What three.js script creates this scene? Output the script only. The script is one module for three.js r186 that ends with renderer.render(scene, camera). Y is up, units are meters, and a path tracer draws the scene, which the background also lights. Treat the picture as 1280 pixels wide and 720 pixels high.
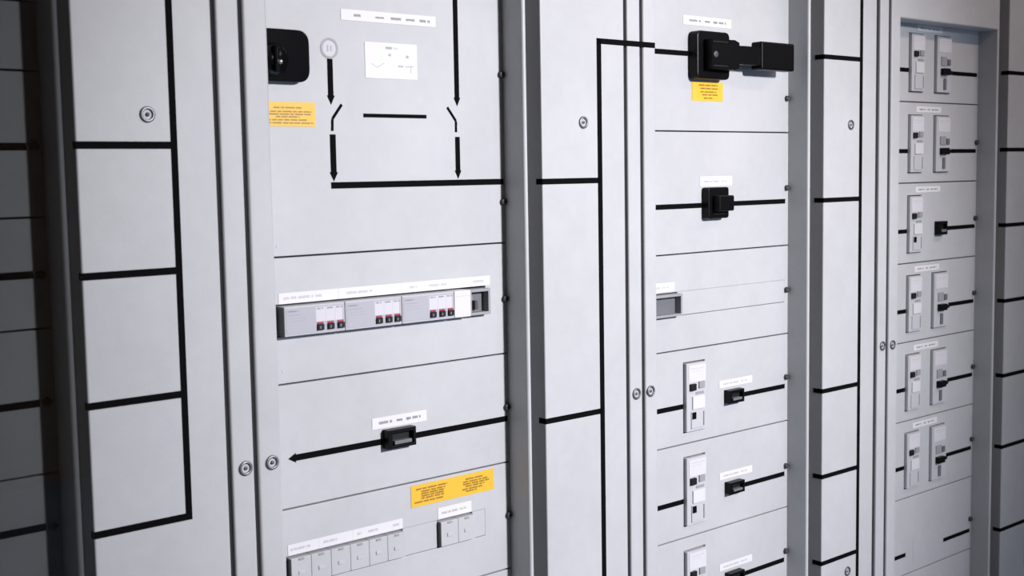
import * as THREE from 'three';
import { RoundedBoxGeometry } from 'three/addons/geometries/RoundedBoxGeometry.js';
import { RectAreaLightUniformsLib } from 'three/addons/lights/RectAreaLightUniformsLib.js';
import { mergeGeometries } from 'three/addons/utils/BufferGeometryUtils.js';

// ------------------------------------------------------------------ camera, light, exposure
const scene = new THREE.Scene();
scene.background = new THREE.Color(0x000000);
const rad = THREE.MathUtils.degToRad;
const camera = new THREE.PerspectiveCamera(25.69, 1280 / 720, 0.05, 40);
camera.position.set(0, 1.6, 2.0);
camera.rotation.set(rad(-5.22), rad(-41.22), rad(-0.96), 'YXZ');
camera.focus = 2.9;
camera.userData.fStop = 5.6;

const renderer = new THREE.WebGLRenderer({ antialias: true });
renderer.toneMapping = THREE.LinearToneMapping;
renderer.toneMappingExposure = 1.0;
renderer.shadowMap.enabled = true;
renderer.shadowMap.type = THREE.PCFSoftShadowMap;

// floodlight added behind the camera, its beam narrowed to imitate a vignette
RectAreaLightUniformsLib.init();
const LAMP = new THREE.Vector3(2.62, 2.8, 4.25), AIM = new THREE.Vector3(2.13, 1.16, 0);
const key = new THREE.SpotLight(0xfbf7fd, 124, 0, rad(24.3), 1, 2);
key.name = 'vignette_beam';
key.position.copy(LAMP); key.target.position.copy(AIM);
key.castShadow = true; key.shadow.radius = 9; key.shadow.mapSize.set(2048, 2048);
scene.add(key, key.target);

// fluorescent ceiling luminaire over the aisle, shining down
const TUBE = { x0: 3.2, x1: 4.6, y: 2.95, z: 1.35, d: 0.16 };
const over = new THREE.RectAreaLight(0xffe6d6, 30, TUBE.x1 - TUBE.x0, TUBE.d);
over.name = 'ceiling_luminaire_light';
over.position.set((TUBE.x0 + TUBE.x1) / 2, TUBE.y - 0.006, TUBE.z); over.rotation.x = -Math.PI / 2;
scene.add(over);

// cool fill light from an added, unseen frosted window in the wall behind the camera
const WIN = { x0: 3.0, x1: 4.8, y0: 0.3, y1: 1.6, z: 4.6 };
const coolFill = new THREE.RectAreaLight(0xbcd8ff, 3.2, WIN.x1 - WIN.x0, WIN.y1 - WIN.y0);
coolFill.name = 'added_cool_fill';
coolFill.position.set((WIN.x0 + WIN.x1) / 2, (WIN.y0 + WIN.y1) / 2, WIN.z - 0.03);
coolFill.lookAt((WIN.x0 + WIN.x1) / 2, (WIN.y0 + WIN.y1) / 2, 0);
scene.add(coolFill);

// ------------------------------------------------------------------ helpers
let seed = 7;
const rnd = () => { seed = (seed * 1664525 + 1013904223) >>> 0; return seed / 4294967296; };
const names = new Map();
function numbered(n) { const k = names.get(n) || 0; names.set(n, k + 1); return k ? n + '_' + String(k).padStart(3, '0') : n; }
const origin = new WeakMap();                                        // place of every parent in the room
const at0 = (p) => origin.get(p) || new THREE.Vector3();
function thing(name, label, category, x, y, z, group) {
  const g = new THREE.Group(); g.name = numbered(name); g.position.set(x, y, z); scene.add(g);
  g.userData = { label, category }; if (group) g.userData.group = group;
  origin.set(g, new THREE.Vector3(x, y, z));
  return g;
}
function uvMetres(g) {                                               // pattern keeps its real size on every face
  const p = g.attributes.position, uv = new Float32Array(p.count * 2);
  for (let i = 0; i < p.count; i++) { uv[2 * i] = p.getX(i) + p.getZ(i); uv[2 * i + 1] = p.getY(i) + p.getZ(i) * 0.3; }
  g.setAttribute('uv', new THREE.BufferAttribute(uv, 2));
  return g;
}
function part(name, geo, mat, parent, label) {                       // geometry in room coordinates -> child of parent
  const o = at0(parent), g = geo.clone();
  g.translate(-o.x, -o.y, -o.z);
  const m = new THREE.Mesh(g, mat); m.name = name; m.castShadow = m.receiveShadow = true;
  if (label) m.userData.label = label;
  parent.add(m); origin.set(m, o.clone());
  return m;
}
function structure(name, geo, mat) {
  const m = new THREE.Mesh(geo, mat); m.name = name; m.userData.kind = 'structure';
  m.castShadow = m.receiveShadow = true; scene.add(m); return m;
}
function box(x0, x1, y0, y1, z0, z1, r = 0.001, seg = 1) {
  const w = x1 - x0, h = y1 - y0, d = z1 - z0;
  const g = new RoundedBoxGeometry(w, h, d, seg, Math.min(r, w / 2.1, h / 2.1, d / 2.1));
  g.translate((x0 + x1) / 2, (y0 + y1) / 2, (z0 + z1) / 2);
  return uvMetres(g);
}
function rect(path, x0, x1, y0, y1, r = 0, cw = false) {
  const c = [[x0, y0, 1, 1], [x1, y0, -1, 1], [x1, y1, -1, -1], [x0, y1, 1, -1]];
  if (r < 1e-5) {
    const q = cw ? [c[0], c[3], c[2], c[1]] : c;
    q.forEach(([x, y], i) => i ? path.lineTo(x, y) : path.moveTo(x, y)); path.closePath(); return path;
  }
  path.moveTo(x0 + r, y0); path.lineTo(x1 - r, y0); path.quadraticCurveTo(x1, y0, x1, y0 + r); path.lineTo(x1, y1 - r);
  path.quadraticCurveTo(x1, y1, x1 - r, y1); path.lineTo(x0 + r, y1); path.quadraticCurveTo(x0, y1, x0, y1 - r); path.lineTo(x0, y0 + r);
  path.quadraticCurveTo(x0, y0, x0 + r, y0); return path;
}
function slab(x0, x1, y0, y1, z0, z1, { holes = [], bevel = 0.0012, r = 0, seg = 2 } = {}) {   // sheet with cut-outs and eased edges
  const b = bevel, s = rect(new THREE.Shape(), x0 + b, x1 - b, y0 + b, y1 - b, r);
  for (const [a, c, d, e] of holes) s.holes.push(rect(new THREE.Path(), a - b, c + b, d - b, e + b, 0, true));
  const g = new THREE.ExtrudeGeometry(s, { depth: z1 - z0 - (b ? 2 * b : 0), bevelEnabled: b > 0, bevelSize: b, bevelThickness: b, bevelSegments: seg, curveSegments: 6 });
  g.translate(0, 0, z0 + b);
  return uvMetres(g);
}
function poly(pts, z0, z1) {
  const s = new THREE.Shape(pts.map(([x, y]) => new THREE.Vector2(x, y)));
  const g = new THREE.ExtrudeGeometry(s, { depth: z1 - z0, bevelEnabled: false }); g.translate(0, 0, z0); return uvMetres(g);
}
function disc(x, y, z0, z1, r, n = 24) {
  const g = new THREE.CylinderGeometry(r, r, z1 - z0, n); g.rotateX(Math.PI / 2); g.translate(x, y, (z0 + z1) / 2); return g;
}
function lathe(x, y, z, profile, n = 28) {                           // profile [radius, height along +z]
  const g = new THREE.LatheGeometry(profile.map(([r, h]) => new THREE.Vector2(r, h)), n);
  g.rotateX(Math.PI / 2); g.translate(x, y, z); return g;
}
const merge = (l) => mergeGeometries(l.map((g) => { const h = g.index ? g.toNonIndexed() : g; if (!h.attributes.uv) uvMetres(h); return h; }));

// ------------------------------------------------------------------ materials
function noiseTexture(n, draw, srgb) {
  const d = new Uint8Array(n * n * 4);
  for (let y = 0; y < n; y++) for (let x = 0; x < n; x++) { const v = draw(x / n, y / n); for (let c = 0; c < 3; c++) d[4 * (y * n + x) + c] = Math.max(0, Math.min(255, v)); d[4 * (y * n + x) + 3] = 255; }
  const t = new THREE.DataTexture(d, n, n); t.wrapS = t.wrapT = THREE.RepeatWrapping; t.magFilter = THREE.LinearFilter; t.minFilter = THREE.LinearMipmapLinearFilter; t.generateMipmaps = true;
  if (srgb) t.colorSpace = THREE.SRGBColorSpace; t.needsUpdate = true; return t;
}
function valueNoise(cells) {                                         // tiling smooth noise
  const v = Float32Array.from({ length: cells * cells }, rnd);
  const sm = (t) => t * t * (3 - 2 * t);
  return (x, y) => {
    const a = x * cells, b = y * cells, i = Math.floor(a), j = Math.floor(b), u = sm(a - i), w = sm(b - j), k = (p, q) => v[((q + cells) % cells) * cells + ((p + cells) % cells)];
    return (k(i, j) * (1 - u) + k(i + 1, j) * u) * (1 - w) + (k(i, j + 1) * (1 - u) + k(i + 1, j + 1) * u) * w;
  };
}
const n6 = valueNoise(6), n17 = valueNoise(17), n60 = valueNoise(60), n150 = valueNoise(150);
const paintMap = noiseTexture(512, (x, y) => 246 + 6 * (n6(x, y) - 0.5) + 5 * (n17(x, y) - 0.5) + 4 * (n60(x, y) - 0.5) + 3 * (rnd() - 0.5), true);
const peel = noiseTexture(512, (x, y) => 128 + 70 * (n150(x, y) - 0.5) + 60 * (n60(x, y) - 0.5));
const grit = noiseTexture(256, (x, y) => 150 + 60 * (n17(x, y) - 0.5) + 60 * (rnd() - 0.5));
peel.repeat.set(3, 3); grit.repeat.set(2, 2);
const std = (c, rough, o = {}) => new THREE.MeshStandardMaterial({ color: new THREE.Color().setRGB(...c), roughness: rough, ...o });
const M = {
  paint: std([0.448, 0.461, 0.47], 0.5, { map: paintMap, bumpMap: peel, bumpScale: 0.00025 }),
  carcass: std([0.16, 0.16, 0.165], 0.7),
  tape: new THREE.MeshPhysicalMaterial({ color: new THREE.Color().setRGB(0.002, 0.002, 0.0025), roughness: 0.8, specularIntensity: 0.12 }),
  gap_shade: std([0.012, 0.012, 0.014], 0.9),  // near-black standing for the deep shade in the door gaps
  black: new THREE.MeshPhysicalMaterial({ color: new THREE.Color().setRGB(0.0025, 0.0025, 0.003), roughness: 0.36, specularIntensity: 0.28 }),
  blackSoft: new THREE.MeshPhysicalMaterial({ color: new THREE.Color().setRGB(0.009, 0.009, 0.01), roughness: 0.5, specularIntensity: 0.5 }),
  gloss: new THREE.MeshPhysicalMaterial({ color: new THREE.Color().setRGB(0.003, 0.003, 0.004), roughness: 0.14, specularIntensity: 0.3 }),
  steel: std([0.5, 0.5, 0.5], 0.32, { metalness: 1 }),
  dullSteel: std([0.2, 0.2, 0.21], 0.45, { metalness: 0.9 }),
  screw: std([0.03, 0.03, 0.032], 0.5),
  white: std([0.56, 0.56, 0.57], 0.45),
  moulding: std([0.43, 0.44, 0.455], 0.4),
  grey: std([0.26, 0.265, 0.28], 0.5),
  midGrey: std([0.12, 0.125, 0.135], 0.5),
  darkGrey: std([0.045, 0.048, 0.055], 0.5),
  red: std([0.3, 0.03, 0.06], 0.45),
  floor: std([0.34, 0.44, 0.58], 0.45, { map: paintMap }),
  wall: std([0.4, 0.39, 0.37], 0.9, { bumpMap: grit, bumpScale: 0.001 }),
  brown: std([0.46, 0.29, 0.16], 0.8, { bumpMap: grit, bumpScale: 0.001 }),
  ceiling: std([0.45, 0.4, 0.35], 0.9),
  smoked: new THREE.MeshPhysicalMaterial({ color: new THREE.Color().setRGB(0.68, 0.69, 0.69), roughness: 0.02, transmission: 1, thickness: 0, ior: 1.45 }),  // tint of the pane added to dim cabinet one
  frosted: new THREE.MeshStandardMaterial({ color: 0x222222, emissive: 0xbcd8ff, emissiveIntensity: 0.6, roughness: 0.6 }),  // glow of the window added for cool fill
  lampGlass: new THREE.MeshStandardMaterial({ color: 0x111111, emissive: 0xfffaf4, emissiveIntensity: 1.2, roughness: 0.4 }),
};
function print(w, h, bg, draw) {                                     // flat print on paper or foil
  const c = document.createElement('canvas'); c.width = w; c.height = h; const k = c.getContext('2d');
  k.fillStyle = bg; k.fillRect(0, 0, w, h); draw(k, w, h);
  const t = new THREE.CanvasTexture(c); t.colorSpace = THREE.SRGBColorSpace;
  return new THREE.MeshStandardMaterial({ map: t, color: new THREE.Color().setRGB(0.66, 0.66, 0.66), roughness: 0.5 });
}
function words(k, x0, x1, y, h, ink) {                               // a line of print too small to read: word-long runs of faint strokes
  k.fillStyle = ink; let x = x0;
  while (x < x1 - 2) {
    const e = Math.min(x1, x + h * (1.6 + rnd() * 3.4));
    k.globalAlpha = 0.5; k.fillRect(x, y - h * 0.34, e - x, h * 0.68); k.globalAlpha = 0.55;
    for (let q = x; q < e - 1; q += h * (0.3 + 0.35 * rnd())) k.fillRect(q, y - h * (0.3 + 0.2 * rnd()), h * 0.17, h * (0.7 + 0.3 * rnd()));
    k.globalAlpha = 1; x = e + h * 0.55;
  }
}
function label(x0, x1, y0, y1, z, mat, parent, name, text) {
  const g = new THREE.BoxGeometry(x1 - x0, y1 - y0, 0.0008); g.translate((x0 + x1) / 2, (y0 + y1) / 2, z + 0.0005);
  return part(name, g, mat, parent, text);
}
const ink = '#5b5d63';
const P = {
  nameWide: print(512, 48, '#f4f4f6', (k, w, h) => { words(k, 66, 110, 24, 15, ink); words(k, 180, 226, 26, 11, ink); words(k, 262, 318, 25, 15, ink); words(k, 345, 394, 25, 13, ink); words(k, 420, 480, 25, 15, ink); }),
  name: print(256, 40, '#f6f6f8', (k) => { words(k, 30, 92, 20, 13, '#6b6d73'); words(k, 112, 140, 20, 11, ink); words(k, 158, 226, 20, 13, ink); }),
  nameFaint: print(256, 40, '#f6f6f8', (k) => { words(k, 28, 150, 21, 11, '#a9abb2'); words(k, 165, 215, 21, 11, '#b4b6bc'); }),
  strip: print(1024, 40, '#f5f5f8', (k) => { for (const [a, b] of [[20, 150], [160, 190], [300, 420], [600, 640], [700, 790], [930, 990]]) words(k, a, b, 20, 13, '#b9bac2'); k.fillStyle = '#d9d9e0'; for (const x of [262, 560]) k.fillRect(x, 0, 3, 40); }),
  card: print(256, 144, '#f3f3f6', (k) => {
    words(k, 100, 136, 20, 13, '#77797f'); words(k, 138, 160, 21, 9, '#c4c5ca'); words(k, 113, 126, 48, 14, '#8c8e95'); words(k, 200, 214, 52, 16, '#8c8e95');
    k.strokeStyle = '#c3c4ca'; k.lineWidth = 3; k.beginPath(); k.moveTo(30, 86); k.lineTo(56, 100); k.lineTo(92, 82); k.stroke();
    words(k, 160, 190, 92, 9, '#8f9197'); k.strokeStyle = '#a8aab0'; k.beginPath(); k.moveTo(196, 94); k.lineTo(238, 90); k.moveTo(226, 92); k.lineTo(222, 118); k.stroke();
  }),
  warn: print(256, 112, '#ffcf3e', (k) => { [[60, 190, 26], [6, 240, 44], [6, 240, 56], [70, 180, 68], [30, 220, 82], [6, 244, 96]].forEach(([a, b, y]) => words(k, a, b, y, 9, '#6a4608')); }),
  warnWide: print(512, 112, '#ffcb38', (k) => { [[30, 220, 24], [60, 205, 38], [60, 195, 50], [60, 195, 62], [60, 195, 74], [20, 190, 90]].forEach(([a, b, y]) => words(k, a, b, y, 11, '#6f4a0a')); [[330, 440, 26], [315, 470, 40], [315, 480, 52], [330, 450, 64], [310, 440, 78], [330, 400, 90]].forEach(([a, b, y]) => words(k, a, b, y, 11, '#6f4a0a')); }),
  warnSmall: print(192, 80, '#ffcf3e', (k) => { [[40, 160, 14], [50, 165, 28], [50, 150, 42], [60, 160, 54], [70, 130, 68]].forEach(([a, b, y]) => words(k, a, b, y, 8, '#6a4608')); }),
  module: print(256, 112, '#bfc0c8', (k) => {
    words(k, 8, 54, 14, 8, '#7c7e88'); words(k, 10, 70, 30, 6, '#a3a5ae'); k.fillStyle = '#e3e2e8'; k.fillRect(130, 6, 120, 62);
    [136, 180, 222].forEach((x) => { words(k, x, x + 28, 12, 8, '#6f717a'); k.fillStyle = '#cfd0d7'; k.fillRect(x - 6, 4, 2, 64); });
    words(k, 14, 90, 44, 5, '#b0b2ba'); words(k, 14, 84, 56, 5, '#b0b2ba');
  }),
  circle: print(64, 64, '#d9dadf', (k) => { words(k, 22, 44, 24, 10, '#8b8d93'); words(k, 20, 46, 40, 10, '#8b8d93'); }),
  device: print(64, 96, '#e9e9ee', (k) => { words(k, 8, 56, 20, 8, '#c9cad0'); words(k, 8, 44, 36, 6, '#cfd0d6'); }),
};

// ------------------------------------------------------------------ the room
const RX0 = -1.2, RX1 = 6.4, RZ0 = -0.66, RZ1 = 4.6, RH = 3.3;
structure('floor', box(RX0 - 0.2, RX1 + 0.2, -0.2, 0, RZ0 - 0.2, RZ1 + 0.2, 0.001), M.floor);
structure('ceiling', box(RX0 - 0.2, RX1 + 0.2, RH, RH + 0.2, RZ0 - 0.2, RZ1 + 0.2, 0.001), M.ceiling);
structure('wall_back', box(RX0 - 0.2, RX1 + 0.2, 0, RH, RZ0 - 0.2, RZ0, 0.001), M.wall);
structure('wall_front', slab(RX0 - 0.2, RX1 + 0.2, 0, RH, RZ1, RZ1 + 0.2, { holes: [[WIN.x0, WIN.x1, WIN.y0, WIN.y1]], bevel: 0.001, seg: 1 }), M.brown);
{  // unseen window, added to carry the cool fill light
  const w = structure('added_window_1', slab(WIN.x0, WIN.x1, WIN.y0, WIN.y1, RZ1 + 0.02, RZ1 + 0.1, { holes: [[WIN.x0 + 0.06, (WIN.x0 + WIN.x1) / 2 - 0.03, WIN.y0 + 0.06, WIN.y1 - 0.06], [(WIN.x0 + WIN.x1) / 2 + 0.03, WIN.x1 - 0.06, WIN.y0 + 0.06, WIN.y1 - 0.06]], bevel: 0.003, seg: 1 }), M.moulding);
  part('added_window_pane', box(WIN.x0 + 0.05, (WIN.x0 + WIN.x1) / 2, WIN.y0 + 0.05, WIN.y1 - 0.05, RZ1 + 0.05, RZ1 + 0.07, 0.001), M.frosted, w);
  part('added_window_pane', box((WIN.x0 + WIN.x1) / 2, WIN.x1 - 0.05, WIN.y0 + 0.05, WIN.y1 - 0.05, RZ1 + 0.05, RZ1 + 0.07, 0.001), M.frosted, w);
}
structure('wall_left', box(RX0 - 0.2, RX0, 0, RH, RZ0, RZ1, 0.001), M.brown);
structure('wall_right', box(RX1, RX1 + 0.2, 0, RH, RZ0, RZ1, 0.001), M.wall);
{ // floodlight added on a wall bracket
  const t = thing('unseen_lamp', 'round floodlight added behind the camera for its narrow beam', 'lamp', LAMP.x, LAMP.y, RZ1);
  const dir = AIM.clone().sub(LAMP).normalize(), q = new THREE.Quaternion().setFromUnitVectors(new THREE.Vector3(0, 1, 0), dir);
  const place = (g, off) => { g.applyQuaternion(q); const p = LAMP.clone().addScaledVector(dir, off); g.translate(p.x, p.y, p.z); return g; };
  part('lamp_housing', place(new THREE.LatheGeometry([[0, -0.14], [0.08, -0.13], [0.12, -0.08], [0.15, -0.01], [0.155, -0.01], [0.125, -0.09], [0.083, -0.145], [0, -0.155]].map(([r, h]) => new THREE.Vector2(r, h)), 36), 0), M.darkGrey, t);
  part('lamp_lens', place(new THREE.CylinderGeometry(0.145, 0.145, 0.008, 36), -0.025), M.lampGlass, t);
  part('bracket', box(LAMP.x - 0.03, LAMP.x + 0.03, LAMP.y + 0.06, LAMP.y + 0.1, LAMP.z + 0.13, RZ1, 0.003), M.dullSteel, t);
}
{ // fluorescent luminaire under the ceiling
  const { x0, x1, y, z, d } = TUBE, t = thing('ceiling_light', 'long fluorescent ceiling light over the aisle', 'lamp', (x0 + x1) / 2, RH, z);
  part('housing', box(x0 - 0.03, x1 + 0.03, y + 0.012, y + 0.07, z - d / 2 - 0.02, z + d / 2 + 0.02, 0.004), M.moulding, t);
  part('diffuser', box(x0, x1, y, y + 0.014, z - d / 2, z + d / 2, 0.003), M.lampGlass, t);
  for (const x of [x0 + 0.15, x1 - 0.15]) { const g = new THREE.CylinderGeometry(0.006, 0.006, RH - y - 0.069, 10); g.translate(x, (RH + y + 0.069) / 2, z); part('rod', g, M.dullSteel, t); }
}

// ------------------------------------------------------------------ cabinets
const ZP = -0.065, TW = 0.0125, TOP = 2.2, BASE = 0.1;               // cover-plate plane, tape width, cabinet height, plinth
const T0 = 0.0004;                                                   // tape thickness
function lock(x, y, parent) {
  part('lock', lathe(x, y, 0, [[0.0136, -0.004], [0.0136, 0.0022], [0.012, 0.0036], [0.0095, 0.0036], [0.0085, 0.0024], [0.0085, -0.0035], [0.0034, -0.0035], [0.0034, 0.002], [0, 0.0024]]), M.dullSteel, parent, 'round metal key lock');
}
function screw(x, y, parent) {
  part('screw', lathe(x, y, ZP, [[0.0075, -0.001], [0.0075, 0.006], [0.006, 0.008], [0.0025, 0.008], [0.002, 0.006], [0, 0.006]], 14), M.screw, parent, 'dark round-headed screw');
}
function hTape(x0, x1, y, z, parent, w = TW) { part('mimic_line', box(x0, x1, y - w / 2, y + w / 2, z, z + T0, 0.0001), M.tape, parent); }
function vTape(x, y0, y1, z, parent, w = TW) { part('mimic_line', box(x - w / 2, x + w / 2, y0, y1, z, z + T0, 0.0001), M.tape, parent); }
function wrapTape(xe, x1, y, parent, back = 0.026, w = TW) {         // from the door face round its left edge
  part('mimic_line', merge([box(xe - T0, x1, y - w / 2, y + w / 2, 0, T0, 0.0001), box(xe - T0, xe, y - w / 2, y + w / 2, -back, 0.0002, 0.0001)]), M.tape, parent);
}
const RX = 0.003, DOOR_Z = -0.052;
function cabinet(lbl, d) {
  const t = thing('switchboard_cabinet', lbl, 'cabinet', d.x0, 0, 0, 'switchboard cabinets in a row');
  part('carcass', box(d.x0, d.x1, BASE, TOP - 0.01, -0.6, -0.085, 0.002), M.carcass, t);
  part('plinth', box(d.x0, d.x1, 0, BASE, -0.58, -0.03, 0.002), M.darkGrey, t);
  const fr = part('frame', slab(d.x0, d.right + 0.011, BASE, TOP, -0.085, 0, { holes: [[d.left, d.right, 0.2, d.head]], bevel: 0.005, seg: 4 }), M.paint, t);
  lock(d.frameLock[0], d.frameLock[1], fr);
  // cover plates, top to bottom
  const seams = [d.head + 0.03, ...d.seams, 0.19], plates = [];
  for (let i = 0; i + 1 < seams.length; i++) {
    const y1 = seams[i] - 0.0016, y0 = seams[i + 1] + 0.0016;
    const holes = (d.holes || []).filter((h) => h[2] > y0 && h[3] < y1);
    plates.push({ y0, y1, mesh: part('cover_plate', slab(d.left - 0.004, d.right + 0.004, y0, y1, ZP - 0.015, ZP, { holes, bevel: 0.0011 }), M.paint, t) });
  }
  d.plateAt = (y) => plates.find((p) => y > p.y0 && y < p.y1).mesh;
  for (const y of d.screws) screw(d.screwX, y, d.plateAt(y));
  // cable-compartment door, folded sheet
  const door = part('cable_door', slab(d.door[0], d.door[1], BASE + 0.01, TOP - 0.004, DOOR_Z, 0, { bevel: RX, seg: 3 }), M.paint, t);
  for (const [x, y] of d.doorLocks) lock(x, y, door);
  d.doorMesh = door;
  const post = part('lock_post', slab(d.post[0], d.post[1], BASE + 0.01, TOP - 0.004, -0.085, 0, { bevel: 0.004, seg: 4 }), M.paint, t);
  lock(d.postLock[0], d.postLock[1], post);
  const shadeGap = (x0, x1) => part('gap_shade', box(x0 + 0.0002, x1 - 0.0002, BASE + 0.02, TOP - 0.02, -0.05, -0.007, 0.0004), M.gap_shade, t);  // black strips put into the gaps in place of their shade
  shadeGap(d.door[1], d.post[0]); shadeGap(d.post[1], d.next);
  d.postMesh = post; d.frame = fr; d.t = t;
  return d;
}

// ---- cabinet one, at the left edge
const A = cabinet('dim cabinet cut by the left picture edge with four-branch black line', {
  x0: 0.13, x1: 1.127, next: 1.1345, left: 0.18, right: 0.794, head: 2.1, seams: [1.888, 1.777, 1.54, 1.357, 1.1145, 0.93, 0.69, 0.45], screws: [1.656, 1.446, 1.236, 1.025], screwX: 0.78,
  door: [0.8235, 1.0722], post: [1.0815, 1.1258], doorLocks: [[0.9483, 1.707]], postLock: [1.1075, 1.0785], frameLock: [0.157, 1.08],
});
for (const y of [1.655, 1.4467, 1.234, 1.0257]) hTape(0.22, 0.769, y, ZP, A.plateAt(y));
for (const y of [1.6558, 1.4425, 1.2285, 1.0123]) wrapTape(0.8235, 0.988, y, A.doorMesh, 0.012);
vTape(0.9943, 1.006, 2.18, 0, A.doorMesh);

part('added_dim_pane', box(0.136, 0.8195, 0.13, 2.17, 0.0045, 0.0085, 0.0008), M.smoked, A.t, 'smoked pane added to dim this cabinet');  // tinted pane added in front of cabinet one to darken it

// ---- cabinet two
const WB = [[1.2195, 1.733, 1.298, 1.36], [1.224, 1.72, 0.815, 0.8745]];
const B = cabinet('bright cabinet with switching diagram and row of red-marked modules', {
  x0: 1.1345, x1: 2.155, next: 2.1645, left: 1.183, right: 1.793, head: 2.1, seams: [1.449, 1.2075, 0.9665, 0.727, 0.49], screws: [1.809, 1.538, 1.328, 1.09, 0.849], screwX: 1.786, holes: WB,
  door: [1.844, 2.1], post: [2.111, 2.1535], doorLocks: [[1.9685, 1.7073]], postLock: [2.132, 1.082], frameLock: [1.162, 1.08],
});
{
  const top = B.plateAt(1.8), z = ZP, e = ZP + T0;
  const arrow = (x, yTop, yTip, w) => part('mimic_arrow', poly([[x - w / 2, yTop], [x - w / 2, yTip + 0.018], [x - w * 0.72, yTip + 0.018], [x, yTip], [x + w * 0.72, yTip + 0.018], [x + w / 2, yTip + 0.018], [x + w / 2, yTop]], z, e), M.tape, top);
  arrow(1.3552, 1.8225, 1.735, 0.0125); arrow(1.3568, 1.679, 1.5885, 0.0135); arrow(1.6655, 2.125, 1.739, 0.0125); arrow(1.6645, 1.676, 1.5885, 0.0125);
  const stroke = (a, b, c, w = 0.006) => part('switch_symbol', merge([bar(a, b, w, z), bar(b, c, w, z)]), M.tape, top);
  stroke([1.3795, 1.7365], [1.3572, 1.7085], [1.3562, 1.6855]);
  stroke([1.6392, 1.7365], [1.6615, 1.7085], [1.6612, 1.6855]);
  hTape(1.4292, 1.585, 1.7164, z, top, 0.0075);
  hTape(1.35, 1.789, 1.581, z, top);
  part('symbol_ring', lathe(1.3545, 1.8425, z, [[0.0152, 0.0002], [0.0152, 0.001], [0.02, 0.001], [0.02, 0.0002]], 36), M.grey, top);
  const dg = disc(1.3545, 1.8425, z, z + 0.0004, 0.0152, 32); part('symbol_disc', dg, P.circle, top);
  label(1.383, 1.613, 1.898, 1.919, z, P.nameWide, top, 'name_label', 'long white name label with faint print');
  label(1.4365, 1.5635, 1.7897, 1.8597, z, P.card, top, 'instruction_card', 'white paper card with faint printed diagram');
  label(1.2, 1.319, 1.693, 1.7385, z, P.warn, top, 'warning_label', 'yellow warning sticker with dark print');
  const row = B.plateAt(1.33);
  label(1.2255, 1.7455, 1.3605, 1.381, z, P.strip, row, 'name_strip', 'long white name strip above the modules');
  const mid = B.plateAt(1.06);
  hTape(1.5255, 1.789, 1.0636, z, mid);
  part('mimic_arrow', poly([[1.4545, 1.0636 - TW / 2], [1.4545, 1.0636 + TW / 2], [1.252, 1.0636 + TW / 2], [1.252, 1.0636 + 0.0095], [1.2347, 1.0636], [1.252, 1.0636 - 0.0095], [1.252, 1.0636 - TW / 2]], z, e), M.tape, mid);
  label(1.43, 1.567, 1.091, 1.1135, z, P.name, mid, 'name_label', 'white name label above the black toggle switch');
  const low = B.plateAt(0.9);
  label(1.522, 1.7465, 0.9135, 0.9595, z, P.warnWide, low, 'warning_label', 'wide yellow warning sticker with two blocks of print');
  label(1.2275, 1.499, 0.8765, 0.897, z, P.strip, low, 'name_strip', 'white name strip above the left breaker block');
  label(1.591, 1.682, 0.8765, 0.9, z, P.nameFaint, low, 'name_label', 'short white name label under the yellow sticker');
  for (const [x, y] of [[1.2276, 1.4697], [1.2306, 1.2334]]) part('rivet', disc(x, y, z - 0.0005, z + 0.0006, 0.0035, 12), M.moulding, B.plateAt(y));
  // blanking strips in the lower window
  for (const [a, b] of [[1.4995, 1.5885], [1.6845, 1.7197]]) part('blanking_strip', box(a, b, 0.8165, 0.8743, z - 0.012, z, 0.0005), M.paint, low);
}
function bar(a, b, w, z) { const dx = b[0] - a[0], dy = b[1] - a[1], l = Math.hypot(dx, dy), nx = -dy / l * w / 2, ny = dx / l * w / 2; return poly([[a[0] + nx, a[1] + ny], [a[0] - nx, a[1] - ny], [b[0] - nx, b[1] - ny], [b[0] + nx, b[1] + ny]], z, z + T0); }
wrapTape(1.844, 2.02, 1.5795, B.doorMesh, 0.02); wrapTape(1.844, 2.018, 1.0573, B.doorMesh, 0.022);
vTape(2.0195, 0.45, 1.8932, 0, B.doorMesh, 0.0145);
hTape(2.0125, 2.153, 1.887, 0, B.doorMesh);

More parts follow.
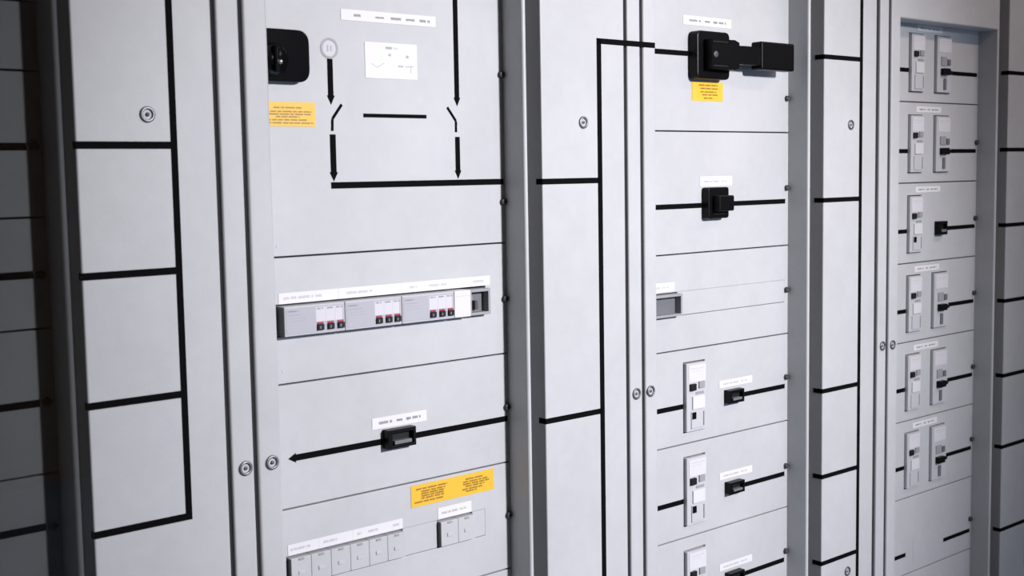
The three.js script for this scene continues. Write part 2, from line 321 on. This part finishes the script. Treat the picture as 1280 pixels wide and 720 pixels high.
// ---- cabinet three
const winC = [0.9455, 0.7055, 0.465];
const C = cabinet('bright cabinet with the large black lever switch and yellow sticker', {
  x0: 2.1645, x1: 3.178, next: 3.192, left: 2.2055, right: 2.799, head: 2.1, seams: [1.694, 1.393, 1.1537, 0.9145, 0.674, 0.434], screws: [1.784, 1.547, 1.273, 1.0355, 0.79, 0.5524], screwX: 2.7905,
  holes: [[2.217, 2.784, 1.24, 1.3], ...winC.map((y) => [2.3715, 2.4545, y - 0.003, y + 0.1755])],
  door: [2.869, 3.1155], post: [3.134, 3.1775], doorLocks: [[2.9925, 1.7145], [2.9917, 0.4642]], postLock: [3.158, 1.088], frameLock: [2.1805, 1.082],
});
{
  const z = ZP, top = C.plateAt(1.88), two = C.plateAt(1.51), row = C.plateAt(1.27);
  hTape(2.1535, 2.2035, 1.887, 0, C.frame);
  hTape(2.215, 2.3945, 1.883, z, top); hTape(2.215, 2.4435, 1.5105, z, two); hTape(2.5235, 2.787, 1.5115, z, two);
  label(2.377, 2.56, 1.953, 1.975, z, P.name, top, 'name_label', 'white name label above the black lever switch');
  label(2.409, 2.527, 1.7695, 1.8165, z, P.warnSmall, top, 'warning_label', 'small yellow warning sticker under the lever switch');
  label(2.438, 2.563, 1.5578, 1.582, z, P.nameFaint, two, 'name_label', 'white name label above the small black rotary switch');
  label(2.215, 2.34, 1.304, 1.3255, z, P.nameFaint, row, 'name_strip', 'white name strip above the grey module');
  part('blanking_strip', box(2.3505, 2.7836, 1.2415, 1.2998, z - 0.012, z, 0.0005), M.paint, row);
  [1.0107, 0.7687, 0.528].forEach((y, i) => {
    const p = C.plateAt(y);
    hTape(2.215, 2.371, y, z, p); hTape(2.5915, 2.787, y, z, p);
    label(2.511, 2.6455, [1.039, 0.798, 0.556][i], [1.0575, 0.8165, 0.5745][i], z, P.nameFaint, p, 'name_label', 'white name label above a small black switch');
  });
  for (const y of [1.893, 1.512, 0.993, 0.7555, 0.512]) wrapTape(2.869, 3.035, y, C.doorMesh, 0.03);
  vTape(3.0407, 0.25, 2.18, 0, C.doorMesh, 0.0145);
}

// ---- cabinet four
const rowD = [1.8215, 1.581, 1.3405, 1.1, 0.8595, 0.619];
const D = cabinet('far right cabinet with two columns of small breakers under a header', {
  x0: 3.192, x1: 4.2, next: 4.189, left: 3.2375, right: 3.79, head: 2.019, seams: [1.79, 1.549, 1.308, 1.0685, 0.8265, 0.587, 0.346], screws: [1.671, 1.43, 1.19, 0.95, 0.712, 0.447], screwX: 3.782,
  holes: [...rowD.map((y) => [3.3865, 3.4655, y - 0.003, y + 0.1715]), ...rowD.filter((_, i) => i !== 2).map((y) => [3.5285, 3.6175, y - 0.003, y + 0.1715])],
  door: [3.863, 4.112], post: [4.128, 4.175], doorLocks: [[3.985, 1.715]], postLock: [4.152, 1.088], frameLock: [3.2105, 1.086],
});
{
  const z = ZP;
  [1.883, 1.644, 1.405, 1.164, 0.9245, 0.6835, 0.409].forEach((y, i) => {
    const p = D.plateAt(y);
    hTape(3.3335, i < 6 ? 3.3865 : 3.4, y, z, p); hTape(i === 2 ? 3.5855 : i === 6 ? 3.62 : 3.6175, 3.7835, y, z, p);
    if (i < 6) label(3.43, 3.571, 1.7995 + 0.2 - 0.2405 * i + 0.001, 1.7995 + 0.2185 - 0.2405 * i, z, P.name, p, 'name_label', 'small white name label above a pair of breakers');
  });
  for (const y of [1.8895, 1.6466, 1.4056, 1.1612, 0.9173, 0.6823, 0.4057]) wrapTape(3.863, 4.03, y, D.doorMesh, 0.026);
  vTape(4.036, 0.25, 2.18, 0, D.doorMesh, 0.0145);
  const p = D.plateAt(0.409); part('blanking_strip', box(3.441, 3.566, 0.372, 0.452, z - 0.001, z + 0.0008, 0.0004), M.paint, p, 'flush blanking cover');
}

// ------------------------------------------------------------------ switches and breakers
{ // rotary switch half hidden behind the frame of cabinet two
  const t = thing('rotary_switch', 'glossy black rotary switch partly hidden by the frame edge', 'switch', 1.243, 1.822, ZP);
  part('base_plate', slab(1.188, 1.2985, 1.774, 1.8705, ZP + 0.0003, -0.045, { bevel: 0.003, r: 0.022, seg: 3 }), M.gloss, t);
  part('dial', lathe(1.219, 1.8135, -0.046, [[0.031, 0], [0.03, 0.006], [0.027, 0.0085], [0.013, 0.009], [0.0125, 0.013], [0, 0.013]], 40), M.gloss, t);
  part('grip', box(1.2135, 1.2245, 1.792, 1.838, -0.038, -0.026, 0.004, 3), M.gloss, t);
  part('centre_screw', lathe(1.223, 1.8085, -0.0265, [[0.0045, 0], [0.0042, 0.003], [0.002, 0.0042], [0, 0.0045]], 18), M.steel, t, 'shiny metal screw');
}
{ // lever switch
  const t = thing('lever_switch', 'large black switch with a long horizontal lever handle', 'switch', 2.456, 1.88, ZP);
  part('base_plate', slab(2.395, 2.518, 1.821, 1.9376, ZP + 0.0003, -0.035, { bevel: 0.003, r: 0.012, seg: 2 }), M.black, t);
  const lev = part('lever', poly([[2.418, 1.845], [2.418, 1.9155], [2.505, 1.9165], [2.5225, 1.911], [2.5225, 1.904], [2.607, 1.904], [2.607, 1.859], [2.5225, 1.859], [2.5225, 1.848], [2.505, 1.843]], -0.036, -0.008), M.black, t);
  part('hub_rib', merge([box(2.42, 2.475, 1.907, 1.911, -0.0085, -0.0055, 0.001), box(2.42, 2.475, 1.849, 1.853, -0.0085, -0.0055, 0.001)]), M.blackSoft, lev);
  part('pivot_screw', lathe(2.432, 1.879, -0.0085, [[0.008, 0], [0.0075, 0.002], [0, 0.0025]], 18), M.darkGrey, lev);
  part('grip', box(2.606, 2.744, 1.849, 1.9195, -0.039, -0.004, 0.005, 2), M.black, t);
}
{ // smaller rotary switch below
  const t = thing('rotary_switch', 'small black square rotary switch on the long thin line', 'switch', 2.484, 1.516, ZP);
  part('base_plate', slab(2.444, 2.523, 1.477, 1.555, ZP + 0.0003, -0.042, { bevel: 0.002, r: 0.006 }), M.black, t);
  part('handle', box(2.458, 2.517, 1.4955, 1.5345, -0.0425, -0.019, 0.004, 2), M.black, t);
  part('rim', box(2.462, 2.508, 1.487, 1.4895, -0.0425, -0.0395, 0.0008), M.blackSoft, t);
}
function toggleSwitch(lbl, x0, x1, y0, y1, group) {
  const t = thing('toggle_switch', lbl, 'switch', (x0 + x1) / 2, (y0 + y1) / 2, ZP, group), w = x1 - x0, h = y1 - y0, zf = -0.045;
  part('housing', slab(x0, x1, y0, y1, ZP + 0.0003, zf, { holes: [[x0 + w * 0.16, x1 - w * 0.1, y0 + h * 0.16, y1 - h * 0.2]], bevel: 0.001 }), M.black, t);
  part('inset', box(x0 + w * 0.1, x1 - w * 0.06, y0 + h * 0.1, y1 - h * 0.14, ZP + 0.0004, ZP + 0.008, 0.0006), M.blackSoft, t);
  part('toggle', box(x0 + w * 0.22, x1 - w * 0.16, y0 + h * 0.2, y0 + h * 0.4, ZP + 0.0075, zf + 0.001, 0.0015, 2), M.midGrey, t);
}
toggleSwitch('wide black toggle switch on the long arrow line', 1.455, 1.525, 1.0495, 1.088);
toggleSwitch('black toggle switch beside the upper breaker of the bright cabinet', 2.53, 2.589, 0.998, 1.032, 'toggle switches beside breakers');
toggleSwitch('black toggle switch beside the second breaker of the bright cabinet', 2.532, 2.591, 0.759, 0.79, 'toggle switches beside breakers');
toggleSwitch('black toggle switch at the bottom edge beside the third breaker', 2.532, 2.591, 0.518, 0.549, 'toggle switches beside breakers');
toggleSwitch('square black switch in the third row of the far right cabinet', 3.541, 3.585, 1.3876, 1.429);

// row of modular devices in cabinet two
const order = ['leftmost', 'middle', 'rightmost'];
[[1.2225, 1.3565, [1.2925, 1.3157, 1.3385]], [1.358, 1.4925, [1.429, 1.4524, 1.474]], [1.494, 1.627, [1.5635, 1.5873, 1.6095]]].forEach(([x0, x1, bs], i) => {
  const y0 = 1.301, y1 = 1.357, zf = -0.04, t = thing('modular_breaker', order[i] + ' of three white modules with red and black buttons', 'breaker', (x0 + x1) / 2, y0, ZP, 'red-marked modules in the window row');
  part('body', box(x0, x1, y0, y1, -0.084, zf - 0.0004, 0.0012), M.moulding, t);
  label(x0 + 0.003, x1 - 0.003, y0 + 0.003, y1 - 0.003, zf - 0.0006, P.module, t, 'printed_face', 'grey and white printed front');
  if (i === 0) part('dark_left_sheet', box(x0 - 0.0014, x0 - 0.0001, y0 + 0.0005, y1 - 0.0005, -0.084, zf - 0.001, 0.0003), M.darkGrey, t, 'thin dark sheet on the left face');  // thin sheet added to darken the left face of the first module
  bs.forEach((x) => {
    const b = part('button', box(x, x + 0.0145, 1.3075, 1.319, zf - 0.001, zf + 0.0045, 0.001), M.blackSoft, t, 'black button');
    part('button_cap', box(x + 0.0005, x + 0.014, 1.3192, 1.3232, zf - 0.001, zf + 0.002, 0.0006), M.red, b, 'red strip');
    part('button_mark', box(x + 0.0045, x + 0.0062, 1.3105, 1.3155, zf + 0.0045, zf + 0.005, 0.0001), M.grey, b);
  });
});
{
  const t = thing('blank_module', 'narrow plain white module between printed modules and grey socket', 'module', 1.65, 1.301, ZP);
  part('body', box(1.6285, 1.672, 1.301, 1.357, -0.084, -0.0405, 0.0012), M.white, t);
  part('groove', box(1.631, 1.6695, 1.345, 1.3458, -0.0405, -0.0402, 0.0001), M.moulding, t);
}
function socket(lbl, x0, x1, y0, y1) {
  const t = thing('socket_module', lbl, 'module', (x0 + x1) / 2, y0, ZP), zf = -0.045;
  part('body', slab(x0, x1, y0, y1, -0.084, zf, { holes: [[x0 + 0.005, x1 - 0.006, y0 + 0.006, y1 - 0.006]], bevel: 0.001 }), M.grey, t);
  part('recess_plate', box(x0 + 0.003, x1 - 0.003, y0 + 0.004, y1 - 0.004, -0.083, -0.064, 0.0005), M.midGrey, t);
  part('indicator', box(x0 + 0.012, x0 + 0.019, y1 - 0.024, y1 - 0.014, -0.0645, -0.06, 0.0008), M.grey, t);
  part('plug', box(x0 + 0.021, x0 + 0.029, y0 + 0.011, y0 + 0.03, -0.0645, -0.054, 0.001), M.darkGrey, t);
}
socket('dark grey square socket module at the right end of the module row', 1.674, 1.7305, 1.301, 1.356);
socket('dark grey module beside the frame edge of the lever switch cabinet', 2.22, 2.348, 1.243, 1.2975);
// flush modules in the lower window of cabinet two
function flush(lbl, x0, x1, n) {
  const t = thing('module_block', lbl, 'module', (x0 + x1) / 2, 0.818, ZP), zf = -0.054;
  part('dark_left_sheet', box(x0 - 0.0014, x0, 0.8195, 0.871, -0.084, zf - 0.0005, 0.0003), M.darkGrey, t, 'thin dark sheet on the left face');  // thin sheet added to darken the left face of the block
  for (let i = 0; i < n; i++) {
    const a = x0 + (x1 - x0) * i / n, b = x0 + (x1 - x0) * (i + 1) / n;
    const m = part('module', box(a + 0.0002, b - 0.0002, 0.819, 0.8715, -0.084, zf, 0.0012), M.paint, t);
    part('catch', box((a + b) / 2 - 0.006, (a + b) / 2 + 0.006, 0.866, 0.8705, zf - 0.001, zf + 0.0012, 0.0005), M.grey, m);
    part('toggle', box((a + b) / 2 - 0.007, (a + b) / 2 + 0.007, 0.838, 0.846, zf - 0.001, zf + 0.002, 0.001), M.moulding, m);
  }
}
flush('long pale block of modules at the lower left of the bright cabinet', 1.2275, 1.4985, 6);
flush('short pale block of modules under the yellow warning sticker', 1.5905, 1.6835, 2);

// breakers in window cut-outs
function breaker(lbl, x, y, w, kind, group) {
  const h = kind === 'tall' ? 0.1725 : 0.1685, zf = -0.056, t = thing('circuit_breaker', lbl, 'breaker', x + w / 2, y, ZP, group);
  const X = (u) => x + u * w, Y = (v) => y + v * h;
  part('body', box(x, x + w, y, y + h, -0.084, zf, 0.0014), M.moulding, t);
  label(X(0.1), X(0.94), Y(0.72), Y(0.97), zf, P.device, t, 'printed_face', 'white printed field');
  if (kind !== 'handle') {
    part('toggle', box(X(0.13), X(0.4), Y(0.6), Y(0.7), zf - 0.001, zf + 0.007, 0.0015, 2), M.blackSoft, t, 'small black toggle');
    part('test_button', box(X(0.58), X(0.86), Y(0.62), Y(0.72), zf - 0.001, zf + 0.004, 0.001), M.grey, t, 'grey button');
    part('slot_cover', box(X(0.44), X(0.84), Y(0.53), Y(0.57), zf - 0.001, zf + 0.0015, 0.0006), M.grey, t);
    part('front_block', box(X(0.26), X(0.86), Y(0.32), Y(0.51), zf - 0.001, zf + 0.004, 0.0012), M.white, t);
    part('lower_block', box(X(0.2), X(0.78), Y(0.04), Y(0.29), zf - 0.001, zf + 0.003, 0.0012), M.moulding, t);
    if (kind === 'tall' || kind === 'dot') part('indicator', box(X(0.22), X(0.4), Y(0.18), Y(0.28), zf + 0.002, zf + 0.0055, 0.0008), M.black, t, 'small black indicator');
    part('side_rib', box(X(0.8), X(0.85), Y(0.06), Y(0.27), zf - 0.001, zf + 0.003, 0.0008), M.grey, t);
  } else {
    part('rating_block', box(X(0.24), X(0.62), Y(0.48), Y(0.64), zf - 0.001, zf + 0.003, 0.001), M.grey, t);
    part('test_button', box(X(0.68), X(0.86), Y(0.49), Y(0.6), zf - 0.001, zf + 0.004, 0.001), M.midGrey, t, 'dark grey button');
    part('toggle', box(X(0.22), X(0.68), Y(0.31), Y(0.43), zf - 0.001, zf + 0.014, 0.0025, 2), M.black, t, 'black toggle handle');
    part('toggle_stem', box(X(0.64), X(0.99), Y(0.335), Y(0.395), zf - 0.001, zf + 0.005, 0.001), M.black, t);
    part('lower_latch', box(X(0.42), X(0.58), Y(0.05), Y(0.25), zf - 0.001, zf + 0.004, 0.0012), M.midGrey, t);
  }
}
const rank = ['topmost', 'second', 'third', 'fourth', 'fifth', 'lowest'];
winC.forEach((y, i) => breaker(['upper', 'middle', 'bottom-edge'][i] + ' white breaker below the grey module in the lever switch cabinet', 2.3745, y, 0.0765, 'tall', 'breakers in cabinet windows'));
rowD.forEach((y, i) => breaker(rank[i] + ' breaker in the left column of the far right cabinet', 3.3895, y, 0.073, i === 2 ? 'dot' : 'plain', 'left column breakers'));
rowD.forEach((y, i) => { if (i !== 2) breaker(rank[i] + ' black-handled breaker in the right column of the far right cabinet', 3.5315, y, 0.083, 'handle', 'right column breakers'); });

renderer.render(scene, camera);
